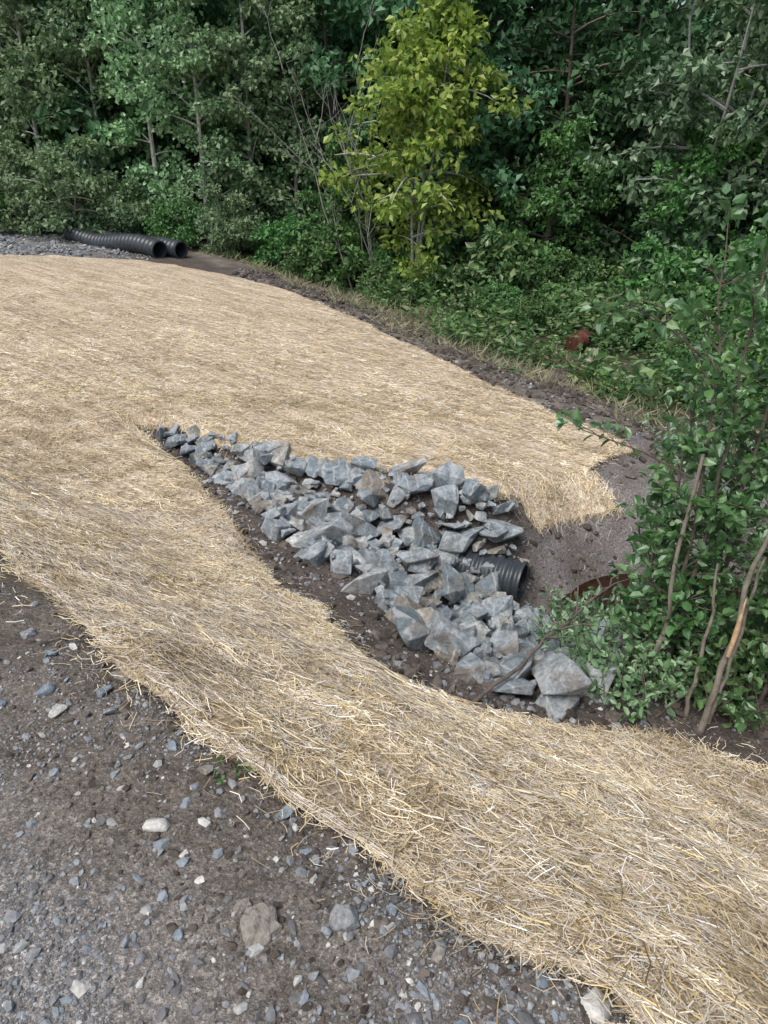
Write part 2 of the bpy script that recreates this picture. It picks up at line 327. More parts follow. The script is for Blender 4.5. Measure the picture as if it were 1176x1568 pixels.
REG=np.array([(-2.1,6.5),(-1.2,6.08),(-.5,5.68),(.1,5.5),(.6,5.38),(1.0,5.24),(1.08,4.95),(.95,4.7),(1.2,4.45),(1.42,4.1),(1.38,3.6),(1.15,3.0),(.85,2.74),(.5,2.78),(.3,3.06),(.10,3.45),(-.05,3.88),(-.43,4.1),(-.76,4.47),(-.95,5.0),(-1.33,5.6),(-1.88,6.25)])
rip=MB();placed=[]
def tryplace(n,lo,hi,ov,lift,seed):
    for k in range(n):
        x=R.uniform(-2.1,1.45);y=R.uniform(2.7,6.5);r=R.uniform(lo,hi)
        if not inpoly(np.array(x),np.array(y),REG): continue
        t=(x-1.02)*-.9+(y-4.72)*.43;dd=abs((x-1.02)*.43+(y-4.72)*.9)
        if -.25<t<.18 and dd<.17+r*.7: continue
        if x<-1.4 and r>.10: continue
        if any((x-a)**2+(y-b)**2<(ov*(r+c))**2 for a,b,c,q in placed if q==seed): continue
        placed.append((x,y,r,seed))
        z=float(terr(x,y))+lift*r
        V,F=hull_rock((x,y,z),r,(R.uniform(1.0,1.5),R.uniform(.75,1.05),R.uniform(.5,.85)),int(R.integers(1e6)))
        rip.add(V,F)
tryplace(3500,.12,.185,.70,.3,1)
tryplace(6000,.075,.12,.66,.7,1)
tryplace(7000,.04,.07,.66,1.1,1)
tryplace(1500,.09,.145,1.0,.95,2)
tryplace(3000,.035,.07,1.1,1.6,3)
tryplace(3000,.018,.035,1.1,3.0,4)
rip.obj('riprap_rock_pile',[MRIP],False)
def lone(name,x,y,r,sc,mats,seed,npts=40,rough=.05,cuts=1,lift=.35,rot=None,bev=.1):
    z=float(rough_ground(np.array(x),np.array(y)))
    V,F=hull_rock((0,0,0),r,sc,seed,bev,npts,rough,cuts,rot);mb=MB();mb.add(V,F)
    return mb.obj(name,mats,npts>25,None,(x,y,z+lift*r*sc[2]))
MWH=m_plain('pale_stone',(.58,.56,.51),.8,60,.25,.5);MGR=m_plain('grey_stone',(.26,.27,.27),.8,70,.4,.6);MTAN=m_plain('tan_stone',(.27,.245,.21),.85,60,.35,.8);MBL=m_plain('blue_stone',(.22,.26,.29),.75,60,.4,.6)
lone('pale_cobble',-.59,1.33,.036,(1,.6,.45),[MWH],1,60,rot=.1)
lone('round_grey_cobble',-.09,1.07,.036,(.85,1,.6),[MGR],2,60,rough=.06)
lone('dirt_clod',-.28,1.05,.055,(1,.9,.5),[MTAN],3,18,.10,2,lift=.1)
lone('tan_rock',-.33,1.11,.024,(1,.7,.5),[MTAN],4,16)
lone('white_rock',.455,.905,.045,(1,.8,.6),[MWH],5,16,.06,2)
for q in [(-1.02,1.77,.035,MWH),(-1.0,1.81,.025,MGR),(-1.10,1.86,.035,MBL),(-.91,1.88,.035,MBL),(-.85,1.76,.032,MGR),(-.51,1.54,.032,MTAN),(-.26,1.40,.032,MBL),(-.46,1.04,.018,MBL),(-.40,1.08,.016,MTAN),(.16,.87,.02,MBL),(.34,.96,.024,MBL),(-.90,1.99,.045,MTAN),(-1.22,1.8,.03,MBL),(-.62,1.62,.024,MBL),(-.2,1.28,.02,MBL),(.02,1.1,.02,MBL),(-.75,1.5,.017,MBL),(-.15,.95,.016,MGR),(.12,1.0,.02,MTAN),(-.5,1.25,.014,MWH),(-1.15,2.05,.03,MBL),(-1.3,2.2,.035,MGR)]:
    lone('roadside_stone',q[0],q[1],q[2],(1,.75,.5),[q[3]],int(R.integers(9999)),13,.05)
# ---------------------------------------------------------------- straw blanket
def mz(x,y):
    x=np.asarray(x,float);y=np.asarray(y,float)
    u=x*-.772+y*.636;w=x*.636+y*.772
    dn=np.clip(1-(y-3)/6,.35,1)
    seam=sum(np.exp(-((w-k+.04*np.sin(u*1.1+k)) /.05)**2) for k in (3.75,5.9,8.0,10.1,12.2))
    return terr(x,y)+.026+.05*fbm(x+.3*w,y,.5,3,40)*dn+.022*fbm(u*.4,w,.12,3,44)*dn+.016*seam
def densify(P,closed=True):
    o=[]
    for i in range(len(P)):
        a=P[i];b=P[(i+1)%len(P)];L=np.linalg.norm(b-a)
        sp=.045 if a[1]<4.5 else (.08 if a[1]<8 else .2)
        k=max(1,int(L/sp))
        for j in range(k):
            p=a+(b-a)*j/k;n=np.array([-(b-a)[1],(b-a)[0]])/L
            o.append(p+n*(sp*.35*vn(p[0]/sp/1.3,p[1]/sp/1.3,3)+sp*.5*vn(p[0]/.25,p[1]/.25,8)))
    return np.array(o)
def straw_mat():
    Bd=densify(MAT)
    pts=[]
    for (x0,x1,y0,y1,sp) in ((-3.6,2.8,0,4.5,.04),(-5,3,4.5,8,.09),(-13,3,4.5,17,.25)):
        gx,gy=np.meshgrid(np.arange(x0,x1,sp),np.arange(y0,y1,sp));gx=gx.ravel()+R.uniform(-.3,.3,gx.size)*sp;gy=gy.ravel()+R.uniform(-.3,.3,gy.size)*sp
        ok=inpoly(gx,gy,MAT);
        if sp==.25: ok&=~((gx>-5.1)&(gy<8.1))
        gx,gy=gx[ok],gy[ok];ok=pdist(gx,gy,Bd)>sp*.5
        pts.append(np.stack([gx[ok],gy[ok]],-1))
    I=np.concatenate(pts);n=len(Bd)
    allp=[Vector(p) for p in Bd]+[Vector(p) for p in I]
    vs,es,fs,_,_,_=geometry.delaunay_2d_cdt(allp,[(i,(i+1)%n) for i in range(n)],[],1,1e-5)
    V2=np.array([v[:] for v in vs]);F=np.array([f[:] for f in fs])
    cen=V2[F].mean(1);F=F[inpoly(cen[:,0],cen[:,1],Bd)]
    V=np.column_stack([V2,mz(V2[:,0],V2[:,1])])
    mb=MB();mb.add(V,F)
    B3=np.column_stack([Bd,mz(Bd[:,0],Bd[:,1])]);lo=B3.copy();lo[:,2]-=.05
    i=np.arange(n);mb.add(np.concatenate([B3,lo]),np.stack([i,(i+1)%n,(i+1)%n+n,i+n],-1))
    root=bpy.data.objects.new('straw_erosion_blanket',None);bpy.context.collection.objects.link(root)
    mb.obj('blanket_sheet',[MMAT],True,root)
    return root,Bd
SB,BD=straw_mat()
TONE=[]
def straws(mb,x,y,L,w,lift,bias=None,sig=.8,m=0):
    n=len(x);a=(ROLL if bias is None else bias)+.5*fbm(x,y,.35,2,90)+R.normal(0,sig,n);dx,dy=np.cos(a)*L/2,np.sin(a)*L/2
    bend=R.normal(0,.12,n)*L;px,py=-np.sin(a),np.cos(a)
    t=R.uniform(.2,1,n)*lift
    X=np.stack([x-dx,x+px*bend,x+dx],1);Y=np.stack([y-dy,y+py*bend,y+dy],1)
    Z=mz(X,Y)+np.stack([t+R.uniform(-.4,.7,n)*lift,t,t+R.uniform(-.4,.7,n)*lift],1)
    C=np.stack([X,Y,Z],-1)
    off=np.stack([px*w/2,py*w/2,R.uniform(-.35,.35,n)*w],-1)[:,None]
    V=np.stack([C-off,C+off],2).reshape(n,6,3)
    b=np.arange(n)[:,None]*6
    mb.add(V,np.concatenate([b+np.array([[0,2,3,1]]),b+np.array([[2,4,5,3]])]),m)
    u=x*-.772+y*.636;ww=x*.636+y*.772
    tn=np.clip(1+.34*fbm(u*.08,ww,.12,3,71)+.36*fbm(u*.03,ww,.05,2,72)+.30*fbm(x,y,.9,4,73)+.35*fbm(x,y,.18,3,74),.45,1.3)
    TONE.append(np.repeat(tn,6))
sm=MB()
def samp(n,x0,x1,y0,y1,poly=MAT,ff=None):
    x=R.uniform(x0,x1,n);y=R.uniform(y0,y1,n);ok=inpoly(x,y,poly)
    if ff is not None: ok&=ff(x,y)
    return x[ok],y[ok]
vis=lambda x,y:(np.abs(x)<.35+.68*y)
def clumpy(x,y,sc=.12,s=50): return R.random(len(x))<np.clip(.6+1.4*fbm(x,y,sc,3,s),.08,1)
x,y=samp(75000,-1.0,2.2,.5,2.2,ff=vis);k=clumpy(x,y);x,y=x[k],y[k];straws(sm,x,y,R.uniform(.015,.09,len(x)),R.uniform(.0009,.0026,len(x)),.016,sig=1.6)
x,y=samp(5000,-1.0,2.2,.5,2.6,ff=vis);straws(sm,x,y,R.uniform(.05,.13,len(x)),R.uniform(.002,.0034,len(x)),.026,sig=1.7)
x,y=samp(120000,-2.8,2.4,2.0,4.2,ff=vis);k=clumpy(x,y);x,y=x[k],y[k];straws(sm,x,y,R.uniform(.02,.11,len(x)),R.uniform(.001,.003,len(x)),.016,sig=1.5)
x,y=samp(100000,-4.5,2.6,4.0,7.5,ff=vis);k=clumpy(x,y,.2);x,y=x[k],y[k];straws(sm,x,y,R.uniform(.03,.12,len(x)),R.uniform(.0015,.004,len(x)),.014,sig=1.2)
x,y=samp(90000,-10,2.6,7,16,ff=vis);k=R.random(len(x))<np.clip((15-y)/7,0,1);x,y=x[k],y[k];straws(sm,x,y,R.uniform(.04,.13,len(x)),R.uniform(.003,.006,len(x)),.010)
k=R.integers(0,len(BD),20000);p=BD[k]+R.normal(0,.022,(20000,2));p=p[p[:,1]<9]
straws(sm,p[:,0],p[:,1],R.uniform(.02,.09,len(p)),R.uniform(.001,.0028,len(p)),.008,0,3)
k=R.integers(0,len(BD),7000);p=BD[k]+R.normal(0,.10,(7000,2));p=p[p[:,1]<9]
straws(sm,p[:,0],p[:,1],R.uniform(.02,.08,len(p)),R.uniform(.001,.0022,len(p)),.0,0,3)
so=sm.obj('straw_fibres',[MSTRAW],False,SB)
tn=np.concatenate(TONE);a=so.data.color_attributes.new('tone','FLOAT_COLOR','POINT')
a.data.foreach_set('color',np.column_stack([tn,tn**1.1,tn**1.25,np.ones(len(tn))]).astype(np.float32).ravel())
nm=MB()
def thread(X,Y,w,lift=.018):
    Z=mz(X,Y)+lift+.006*vn(X*25,Y*25,6)
    T=np.stack([np.gradient(X),np.gradient(Y)],-1);T/=np.linalg.norm(T,axis=1)[:,None]+1e-9
    ok=inpoly(X,Y,MAT)&(Y<4.5)&(np.abs(X)<.5+.7*Y)&(fbm(X*3,Y*3,1,2,88)>-.2)
    A=np.stack([X-T[:,1]*w,Y+T[:,0]*w,Z],-1);B=np.stack([X+T[:,1]*w,Y-T[:,0]*w,Z],-1)
    n=len(X);i=np.arange(n-1);F=np.stack([i,i+1,i+1+n,i+n],-1)[ok[:-1]&ok[1:]]
    if len(F): nm.add(np.concatenate([A,B]),F)
for j,w0 in enumerate(np.arange(.9,4.3,.036)):
    u=np.arange(-3.5,6,.012);w=w0+.06*fbm(u+j*9,np.full_like(u,j*5.),.10,3,1)+.05*fbm(u,u*0+1,.8,2,3)
    thread(u*-.772+w*.636,u*.636+w*.772,.0007)
for j,u0 in enumerate(np.arange(-3.0,5,.04)):
    w=np.arange(.9,4.3,.012);u=u0+.06*fbm(w+j*9,np.full_like(w,j*5.),.10,3,1)
    thread(u*-.772+w*.636,u*.636+w*.772,.0007)
nm.obj('netting',[MNET],False,SB)
hm=MB();EE=[]
for i in range(len(E1)-1):
    a=np.array(E1[i],float)/100;b=np.array(E1[i+1],float)/100;k=max(1,int(np.linalg.norm(b-a)/.012))
    EE+= [a+(b-a)*j/k for j in range(k)]
E=np.array(EE)
E=np.apply_along_axis(lambda c:np.convolve(np.pad(c,4,'edge'),np.ones(9)/9,'valid'),0,E)
T2=nrm(np.gradient(E,axis=0));N2=np.column_stack([T2[:,1],-T2[:,0]]);ar=np.cumsum(np.linalg.norm(np.gradient(E,axis=0),axis=1))
wob=lambda q,sc,amp:amp*fbm(ar+q*31.,ar*0+q*7.,sc,3,q)
for q in range(20):
    off=-.010+.030*(q/19.)+wob(q,.10,.022)+wob(99,.35,.03)
    xy=E+N2*off[:,None]
    Q=np.column_stack([xy,mz(xy[:,0],xy[:,1])+.006+wob(q+20,.06,.012)])
    V,F=tube(Q,.0008 if q%3 else .0012,4);hm.add(V,F,1 if q%3==0 else 0)
# short cross strands of the woven edge
for j in range(0,len(E)-1,2):
    a0=E[j]-N2[j]*(.012)+R.normal(0,.004,2);b0=E[j]+N2[j]*(.022)+R.normal(0,.006,2);Q=np.array([a0,(a0+b0)/2,b0]);Q=np.column_stack([Q,mz(Q[:,0],Q[:,1])+.007+R.normal(0,.002,3)])
    V,F=tube(Q,.0006,3);hm.add(V,F,1)
hm.obj('selvedge',[MHEM,MNET],True,SB)
# ---------------------------------------------------------------- water
mw,nt,o=mat('rusty_water');princ(nt,o,(.026,.011,.005),.1,bump(nt,noise(nt,pos(nt),6,3),.15,.01),.3)
wb=MB();wb.add([(1.0,3.5,-1.68),(7,3.0,-1.68),(7,5.8,-1.68),(1.0,5.8,-1.68)],[[0,1,2,3]]);wb.obj('pool_water',[mw])
# ---------------------------------------------------------------- corrugated pipes
def pipe(name,mouth,dirv,L,rad,pitch,wall=.035,sag=0):
    d=nrm(np.array(dirv,float));n=int(L/pitch*6);t=np.linspace(0,L,n)
    P=np.array(mouth)+t[:,None]*d+np.array([0,0,1])*(sag*np.sin(t/L*7))[:,None]
    ph=(t/pitch)%1;r=rad-np.where(ph<.45,0,rad*.10)
    mb=MB();V,F=tube(P,r,40);mb.add(V,F)
    V2,F2=tube(P,rad*.84,40);mb.add(V2,F2[:,::-1])
    i=np.arange(40);j=(i+1)%40;mb.add(np.concatenate([V[:40],V2[:40]]),np.stack([i,i+40,j+40,j],-1))
    mb.add(np.concatenate([V[-40:],V2[-40:]]),np.stack([i,j,j+40,i+40],-1))
    return mb.obj(name,[MPIPE],True)
pipe('corrugated_culvert_pipe',(1.05,4.74,-1.45),(-.9,.42,.03),1.0,.165,.06)
zt=float(terr(-4.75,17.0))
pipe('corrugated_drain_pipe',(-4.85,16.8,zt+.17),(-.80,.6,.02),3.3,.20,.13,sag=.06)
pipe('corrugated_drain_pipe',(-4.42,16.95,zt+.15),(-.80,.6,.01),3.0,.19,.13,sag=.03)
# ---------------------------------------------------------------- debris by the trees
lone('pale_boulder',3.45,11.95,.21,(1.4,.8,.6),[m_plain('weathered_stone',(.38,.34,.29),.85,9,.4,.6)],77,14,.08,lift=.6)
MR=m_plain('rusty_metal',(.13,.045,.032),.8,12,.5,.4)
t=np.array([0,.01,.02,.2,.22,.24,.42,.44,.46,.62,.63]);rr=np.array([.20,.21,.2,.2,.215,.2,.2,.215,.2,.2,.19])*.72
P=np.array([3.15,12.35,float(terr(3.15,12.35))+.16])+t[:,None]*np.array([.6,.5,.1])*.8;V,F=tube(P,rr,24);mb=MB();mb.add(V,F);mb.add(V[:24],np.arange(24)[None]);mb.obj('rusty_drum',[MR],True)
# ---------------------------------------------------------------- trees
def tree_mesh(name,seed,H,Rc,nst,nbr,lpc,lL,lW,leafm,barkm,clear=.05,clump=.30,lean=.08,droop=.3,top=.35,trunk=.09,up=.5):
    g=np.random.default_rng(seed);mb=MB();CP_=[]
    stems=[]
    for s in range(nst):
        a=g.uniform(0,6.28);l=lean*(0.3 if nst==1 else 1)*H*g.uniform(.5,1.3)
        t=np.linspace(0,1,10);hh=H*g.uniform(.85,1) if nst>1 else H
        P=np.stack([math.cos(a)*l*t**1.3+.04*H*vn(t*3,t*0+s,seed)*t,math.sin(a)*l*t**1.3+.04*H*vn(t*3,t*0+s+9,seed)*t,hh*t-.25],-1)
        r=trunk*(1-t*.88)*(.6 if nst>1 else 1);V,F=tube(P,r,7);mb.add(V,F,0);stems.append(P)
    for b in range(nbr):
        P=stems[b%nst];t=clear+(1-clear)*g.random()**.9;i=t*9;i0=min(int(i),8);p0=P[i0]+(P[i0+1]-P[i0])*(i-i0)
        prof=(math.sin(math.pi*min(1,(t*.85+.12)))**.6)*(1 if t<.6 else 1-(t-.6)/.4*(1-top))
        L=Rc*prof*g.uniform(.45,1.1);a=g.uniform(0,6.28);el=up*g.uniform(.2,1.3)
        d=np.array([math.cos(a),math.sin(a),el]);d/=np.linalg.norm(d)
        q=np.linspace(0,1,5)[:,None];Q=p0+d*L*q+np.array([0,0,-droop*L])*q**2
        V,F=tube(Q,.022*(1-q[:,0]*.8)*(L/1.5+.3),4);mb.add(V,F,0)
        for f in (.4,.62,.82,1.0):
            if g.random()<.9: CP_.append(p0+d*L*f+np.array([0,0,-droop*L])*f*f+g.normal(0,.18*min(1,L),3)*[1,1,.7])
    C=np.array(CP_);n=len(C);cs=clump*g.uniform(.6,1.3,n)
    k=g.integers(0,n,n*lpc);o=g.normal(size=(n*lpc,3));o=nrm(o)*g.random((n*lpc,1))**.45
    P=C[k]+o*cs[k][:,None]*np.array([1.15,1.15,.7])
    D=o*.8+g.normal(0,.55,o.shape)+np.array([0,0,-.35])
    sz=g.uniform(.65,1.25,len(P));leafq(mb,P,D,lL*sz,lW*sz,1,g)
    return mb.mesh(name,[barkm,leafm])
T={}
for i in range(2): T['dark%d'%i]=tree_mesh('dark_tree_mesh',10+i,8.5,2.5,1,62,30,.20,.14,MLD,MBARK,.02,.32,top=.5)
for i in range(2): T['pop%d'%i]=tree_mesh('poplar_mesh',20+i,8,1.35,1,70,32,.13,.11,MLP,MPALEB,.08,.25,up=.9,droop=.2,top=.4,trunk=.075)
T['yel']=tree_mesh('boxelder_mesh',31,6.2,2.1,3,62,30,.17,.11,MLY,MPALEB,.12,.28,lean=.12,droop=.35,trunk=.07,top=.4)
T['mid0']=tree_mesh('mid_tree_mesh',41,8,2.3,2,62,30,.20,.14,MLM,MBARK,.03,.31,lean=.1,top=.5)
T['mid1']=tree_mesh('multi_mesh',42,8.5,2.3,5,70,28,.18,.12,MLG,MPALEB,.22,.28,lean=.2,up=.8)
T['sh']=tree_mesh('shrub_mesh',51,2.3,1.1,5,42,30,.14,.10,MLM,MBARK,.02,.22,lean=.25,trunk=.03)
T['shp']=tree_mesh('shrub_pale_mesh',52,2.6,1.0,4,46,28,.12,.09,MLP,MPALEB,.02,.2,lean=.2,trunk=.03)
T['shl']=tree_mesh('bush_light_mesh',53,2.4,1.1,6,44,26,.22,.13,MWEED,MBARK,.02,.24,lean=.25,trunk=.03)
def put(name,key,x,y,s=1,rot=None,parent=None,sz=1):
    o=link(name,T[key],parent,(x,y,float(terr(np.array(float(x)),np.array(float(y))))-.05));o.scale=(s,s,s*sz);o.rotation_euler=(R.normal(0,.03),R.normal(0,.03),R.uniform(0,6.28) if rot is None else rot);return o
put('boxelder_tree','yel',.65,16.9,1.0,1.0)
for x,y,s in [(-8.6,20.5,1.0),(-7.2,20.8,.95),(-5.6,20.0,1.0),(-4.3,19.2,.9),(-3.2,19.6,1.0),(-10.3,21.5,1),(-6.4,22,1.1),(-2.2,19.8,.85)]: put('poplar_tree','pop%d'%R.integers(2),x,y,s)
for x,y,s in [(-1.0,20.3,.9),(2.3,18.6,.9),(4.0,18.5,.95),(2.9,20.5,1.1),(.6,20.5,1.1),(5.6,18.8,1)]: put('maple_tree','dark%d'%R.integers(2),x,y,s)
for x,y,s in [(-1.2,18.6,.5),(3.3,17.0,.55),(7.4,16.5,.85),(8.8,15,.85),(6.0,15.6,.55)]: put('ash_tree','mid0',x,y,s)
put('alder_tree','mid1',6.1,15.8,.9,.4);put('alder_tree','mid1',8.2,17.5,1.0,2.4)
for x,y,s,k in [(2.25,15.9,.8,'shl'),(-.9,17.9,.9,'sh'),(-7.5,18.9,1.0,'shp'),(-6.2,19.2,.7,'shp'),(-8.9,19.6,.9,'shp'),(-3.6,18.2,.7,'shp'),(3.9,15.6,.7,'sh'),(5.2,14.3,.9,'sh'),(6.6,13.0,1.0,'sh'),(7.5,11.5,1.1,'sh'),(.2,17.6,.6,'sh'),(-2.4,18.4,.7,'sh'),(1.3,17.0,.5,'shl'),(-10,19,.8,'sh'),(-4.9,18.7,.6,'sh'),(-1.5,17.9,.6,'shl'),(4.9,12.9,.6,'shl')]: put('shrub',k,x,y,s)
for x,y,s,k in [(1.7,14.6,.33,'shl'),(2.6,13.7,.36,'sh'),(4.6,10.8,.42,'sh'),(.8,15.8,.34,'sh'),(-.3,16.9,.34,'shl'),(-2.0,17.5,.3,'sh'),(5.4,9.8,.45,'shl'),(3.3,14.4,.45,'sh'),(4.9,12.0,.4,'sh'),(2.3,14.9,.4,'sh'),(6.0,11.5,.6,'sh'),(4.4,9.6,.28,'shl'),(1.2,16.3,.45,'sh'),(5.8,8.6,.5,'sh')]: put('low_bush',k,x,y,s)
DF=bpy.data.objects.new('distant_forest',None);bpy.context.collection.objects.link(DF)
for row,(yy,sc,sp) in enumerate([(22.5,1.2,2.0),(26,1.5,2.7),(31,2.0,3.6)]):
    for x in np.arange(-yy*.75,yy*.75,sp):
        key=['dark0','dark1','dark0','mid0'][R.integers(4)] if x>-3 or R.random()<.45 else 'pop%d'%R.integers(2)
        put('tree_crown',key,x+R.normal(0,.5),yy+R.normal(0,.6)+.04*abs(x),sc*R.uniform(.85,1.15),parent=DF)
db=MB();g=np.random.default_rng(5)
def twig(p,d,L,r,dep):
    q=np.linspace(0,1,6)[:,None];P=p+d*L*q+g.normal(0,.035*L,(6,3))*q;V,F=tube(P,r*(1-.75*q[:,0]),4);db.add(V,F)
    if dep:
        for k in range(5):
            i=g.integers(1,6);twig(P[i],nrm(d+g.normal(0,.5,3)),L*g.uniform(.25,.45),r*.5,dep-1)
for k in range(5): twig(np.array([g.uniform(-.35,.35),g.uniform(-.2,.2),0]),nrm(np.array([-.12+g.normal(0,.16),g.normal(0,.12),1.])),g.uniform(3,4.6),.018,2)
db.obj('dead_bare_tree',[MDEAD],False,None,(-.35,17.2,float(terr(-.35,17.2))))
# ---------------------------------------------------------------- weeds
wd=MB()
x=R.uniform(-5,9,30000);y=R.uniform(6.5,21,30000);r=rdist(x,y)+1.5*fbm(x,y,1.3,3,60)
clr=(np.hypot(x-3.35,y-12.0)>.42)&(np.hypot(x-3.2,y-11.6)>.45)
ok=clr&(r>1.6)&~inpoly(x,y,MAT)&(R.random(30000)<np.clip((r-1.2)/2.2,.05,.7)*np.clip(.35+2.8*fbm(x,y,.6,2,66),.0,1));x,y,r=x[ok],y[ok],r[ok]
n=len(x);hgt=np.clip(.08+.40*R.random(n)**1.5+.2*(r-1.5)+.6*fbm(x,y,.6,2,63),.06,1.0)
k=np.repeat(np.arange(n),9);m_=len(k);hh=R.random(m_)*hgt[k]
P=np.stack([x[k]+R.normal(0,.10,m_),y[k]+R.normal(0,.10,m_),terr(x[k],y[k])+hh],-1)
D=np.stack([R.normal(0,1,m_),R.normal(0,1,m_),R.uniform(-.3,.8,m_)],-1);s=R.uniform(.5,1.2,m_)*np.exp(R.normal(0,.4,n))[k].clip(.4,2)
leafq(wd,P,D,.11*s,.055*s,0,R)
x=R.uniform(-5,7,34000);y=R.uniform(6.5,19,34000);r=rdist(x,y)+.9*fbm(x,y,1.2,3,61);ok=(r>.6)&(r<3.4)&~inpoly(x,y,MAT)&(fbm(x,y,.6,2,67)>-.1);x,y=x[ok],y[ok];n=len(x)
leafq(wd,np.stack([x,y,terr(x,y)],-1),np.stack([R.normal(0,.9,n),R.normal(0,.9,n),R.uniform(.05,.9,n)],-1),R.uniform(.10,.36,n),.013,1,R,0)
wd.obj('weeds',[MWEED,MGRASS])
# ---------------------------------------------------------------- foreground shrubs
def shrub(name,stems,tw,lpt,LL,leafm,seed,tl=(.2,.5),t0=.12,r0=.014,bark=MBARK,extra=(),down=.15):
    g=np.random.default_rng(seed);mb=MB()
    def tg(p,d,L,r,n):
        q=np.linspace(0,1,6)[:,None];P=p+d*L*q+np.array([0,0,-.12*L])*q**2+g.normal(0,.02*L,(6,3))*q
        V,F=tube(P,r*(1-.7*q[:,0]),4);mb.add(V,F,0)
        f=np.sort(g.uniform(.12,1.02,n));C=np.stack([np.interp(f,q[:,0],P[:,c]) for c in range(3)],-1)
        D=d*.7+g.normal(0,.75,(n,3))+np.array([0,0,-down]);s=g.uniform(.55,1.2,n)
        leafq(mb,C+nrm(D)*.012,D,LL*s,LL*.72*s,1,g,.22,1)
    for P in stems:
        P=np.array(P,float);q=np.linspace(0,1,len(P));f=np.linspace(0,1,14)
        Q=np.stack([np.interp(f,q,P[:,c]) for c in range(3)],-1);Q=np.apply_along_axis(lambda c:np.convolve(np.pad(c,1,'edge'),[.25,.5,.25],'valid'),0,Q)
        Q=Q+g.normal(0,.008,Q.shape);V,F=tube(Q,r0*(1-.75*f),7);mb.add(V,F,0)
        Ls=np.linalg.norm(P[-1]-P[0])
        for k in range(int(tw*Ls)):
            t=t0+(1-t0)*g.random();p=np.array([np.interp(t,f,Q[:,c]) for c in range(3)]);a=g.uniform(0,6.28)
            d=nrm(np.array([math.cos(a),math.sin(a),g.uniform(.3,1.6)]));tg(p,d,g.uniform(*tl)*(1.1-.5*t),.004,lpt)
        tg(Q[-1],nrm(Q[-1]-Q[-3]),.25,.004,lpt)
    for a,b in extra:
        a=np.array(a,float);b=np.array(b,float);L=np.linalg.norm(b-a);V,F=tube([a,(a+b)/2+[0,0,.02],b],[.006,.004,.002],5);mb.add(V,F,0)
        for f in (.55,.7,.85,1): tg(a+(b-a)*f,nrm((b-a)/L+g.normal(0,.4,3)),.14,.003,7)
    return mb.obj(name,[bark,leafm])
shrub('alder_shrub',[[(1.42,3.06,-1.25),(1.46,3.1,-.6),(1.50,3.15,.2),(1.44,3.25,1.2)],[(1.46,3.08,-1.25),(1.53,3.1,-.4),(1.62,3.2,.5),(1.60,3.3,1.6)],[(1.5,3.1,-1.25),(1.68,3.2,-.3),(1.82,3.3,.6),(1.80,3.3,1.7)],[(1.4,3.1,-1.25),(1.40,3.3,-.5),(1.42,3.4,.0)],[(1.5,3.12,-1.25),(1.8,3.3,-.4),(1.95,3.4,.4),(1.9,3.4,1.5)],[(1.45,3.2,-1.25),(1.6,3.6,-.6),(1.7,3.9,0),(1.75,4.0,.4)]],
      25,12,.06,MLN,3,tl=(.16,.42),extra=[((1.42,3.2,.7),(.93,3.0,1.02)),((1.45,3.15,.15),(.86,3.0,.45)),((1.45,3.2,.6),(1.15,3.1,.95))])
shrub('poplar_shrub',[[(1.9,2.9,-1.1),(2.0,3.0,-.3),(1.95,3.05,.5),(1.80,3.1,1.75)],[(2.0,3.1,-1.1),(2.2,3.3,-.3),(2.2,3.4,.6),(2.1,3.4,1.9)],[(1.95,3.0,-1.1),(1.85,2.9,-.4),(1.78,2.85,.1)],[(2.3,3.4,-1.2),(2.5,3.6,-.2),(2.7,3.7,1.2)],[(2.2,2.6,-1.1),(2.4,2.6,0),(2.4,2.7,1.0)]],29,12,.058,MLN,4,tl=(.16,.42))
bs=MB()
for P,r in (([(1.49,2.63,-1.05),(1.52,2.66,-.75),(1.575,2.7,-.45),(1.585,2.72,-.1),(1.66,2.75,.25)],.017),([(1.45,2.72,-1.05),(1.50,2.8,-.75),(1.56,2.9,-.45),(1.55,2.95,-.2)],.012),([(1.56,2.7,-1.05),(1.66,2.8,-.6),(1.7,2.85,-.1)],.011),([(1.36,2.95,-1.2),(1.35,2.97,-.9),(1.40,3.0,-.55),(1.39,3.05,-.2),(1.45,3.1,.3)],.016)):
    P=np.array(P);q=np.linspace(0,1,len(P));f=np.linspace(0,1,14);Q=np.stack([np.interp(f,q,P[:,c]) for c in range(3)],-1)+R.normal(0,.006,(14,3))
    V,F=tube(Q,r*(1-.45*f)*R.uniform(.88,1.1,14),8);bs.add(V,F,0)
V,F=tube([(1.56,2.68,-.52),(1.572,2.684,-.38),(1.585,2.70,-.22)],[.010,.013,.003],6);bs.add(V,F,1)
bs.obj('broken_sapling_stems',[m_plain('stem_bark',(.22,.19,.155),.85,16,.4,.6),MWOOD],True)
def lowleaf(name,cx,cy,rx,ry,h,n,leafm,LL,seed):
    g=np.random.default_rng(seed);mb=MB();a=g.uniform(0,6.28,n//9)
    rr=g.random(n//9)**.5;x=cx+np.cos(a)*rr*rx;y=cy+np.sin(a)*rr*ry;z=terr(x,y)
    for i in range(len(x)):
        d=nrm(np.array([g.normal(0,.5),g.normal(0,.5),1.]));L=h*g.uniform(.4,1.1)*(1.1-.5*rr[i]);p=np.array([x[i],y[i],z[i]])
        V,F=tube([p,p+d*L*.5,p+d*L],[.004,.003,.0015],4);mb.add(V,F,0)
        f=g.uniform(.25,1.05,9)[:,None];D=g.normal(0,.8,(9,3))+d*.4;s=g.uniform(.5,1.2,9);leafq(mb,p+d*L*f,D,LL*s,LL*.6*s,1,g,.2,1)
    return mb.obj(name,[MBARK,leafm])
lowleaf('willow_undergrowth',1.22,3.25,.28,.55,.52,2500,MLG,.052,11)
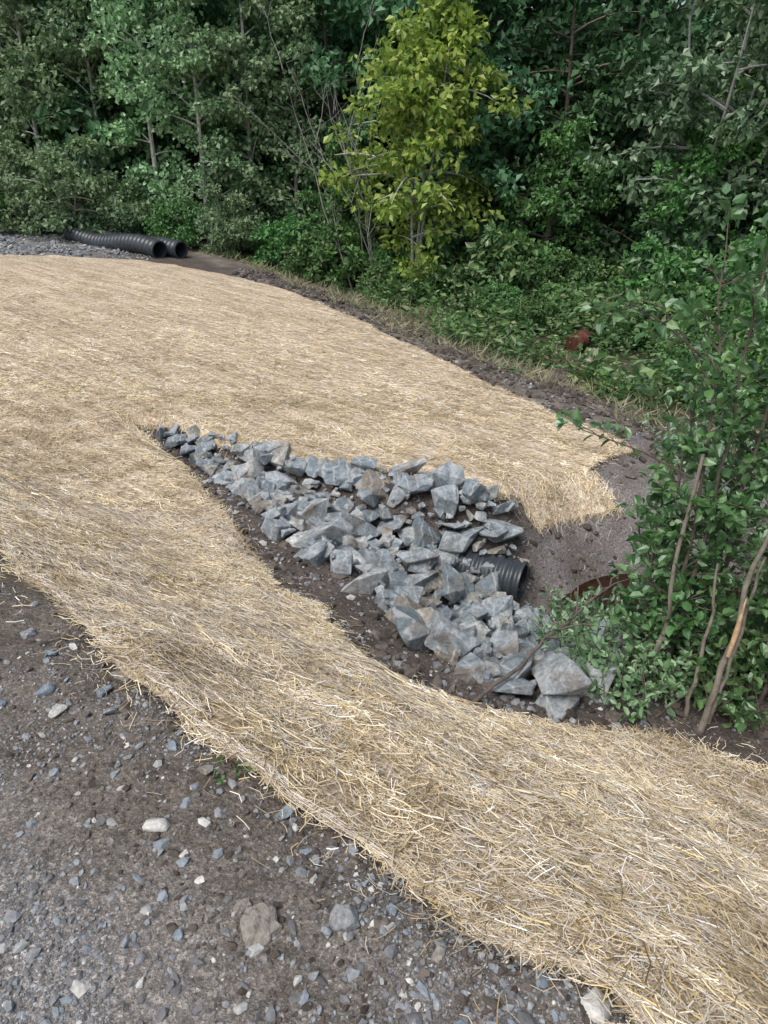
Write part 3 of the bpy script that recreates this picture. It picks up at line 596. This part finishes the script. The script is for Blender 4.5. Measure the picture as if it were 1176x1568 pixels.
lowleaf('willow_undergrowth',1.50,4.15,.34,.45,.55,2200,MLG,.052,21)
lowleaf('leafy_undergrowth',1.95,3.2,.7,.55,.5,3600,MLN,.06,12)
lowleaf('leafy_undergrowth',2.9,4.3,.8,1.0,.9,3000,MLN,.07,13)
lowleaf('leafy_undergrowth',3.3,6.0,.8,.9,.6,1500,MLG,.07,14)
fs=MB();q=np.linspace(0,1,18);K=np.array([(.40,2.60,-.73),(.75,2.95,-.70),(1.1,3.3,-.66),(1.3,3.5,-.60)])
P=np.stack([np.interp(q*3,[0,1,2,3],K[:,c]) for c in range(3)],-1)+R.normal(0,.007,(18,3))
V,F=tube(P,.012*(1-.6*q),6);fs.add(V,F)
for i,d in ((6,(.3,.3,.2)),(8,(.5,-.05,.1)),(10,(.1,.5,.3)),(12,(.4,0,.3)),(7,(.4,-.15,.05)),(14,(-.2,.3,.3))):
    V,F=tube([P[i],P[i]+np.array(d)*.25+[0,0,.02],P[i]+np.array(d)*.6+[0,0,-.03]],[.006,.004,.0015],5);fs.add(V,F)
fs.obj('fallen_branch',[m_plain('branch_bark',(.13,.105,.09),.85,20,.3,.5)],True)
lowleaf('roadside_weed',-.44,1.53,.05,.05,.04,60,MWEED,.016,15)
# ---------------------------------------------------------------- camera, light
cam=bpy.data.cameras.new('camera');co=bpy.data.objects.new('camera',cam);bpy.context.collection.objects.link(co)
cam.sensor_fit='VERTICAL';cam.sensor_height=36;cam.lens=26;cam.clip_end=2000;cam.clip_start=.05
co.location=(0,0,1.6);co.rotation_euler=(math.pi/2-PITCH,0,0);bpy.context.scene.camera=co
w=bpy.data.worlds.new('World');bpy.context.scene.world=w;w.use_nodes=True
nt=w.node_tree;sk=nt.nodes.new('ShaderNodeTexSky');sk.sky_type='NISHITA';sk.sun_disc=False
EL=math.radians(60);AZ=math.radians(-140)
sk.sun_elevation=EL;sk.sun_rotation=AZ;sk.dust_density=3
hs=nt.nodes.new('ShaderNodeHueSaturation');hs.inputs['Saturation'].default_value=.75;nt.links.new(sk.outputs[0],hs.inputs['Color'])
nt.links.new(hs.outputs[0],nt.nodes['Background'].inputs[0]);nt.nodes['Background'].inputs[1].default_value=.15
l=bpy.data.lights.new('sun','SUN');l.energy=2.7;l.angle=math.radians(35);l.color=(1,.98,.95);lo=bpy.data.objects.new('sun',l);bpy.context.collection.objects.link(lo)
dv=Vector((math.sin(AZ)*math.cos(EL),math.cos(AZ)*math.cos(EL),math.sin(EL)))
lo.rotation_euler=dv.to_track_quat('Z','Y').to_euler()
vs=bpy.context.scene.view_settings;vs.view_transform='Standard';vs.look='None';vs.exposure=0
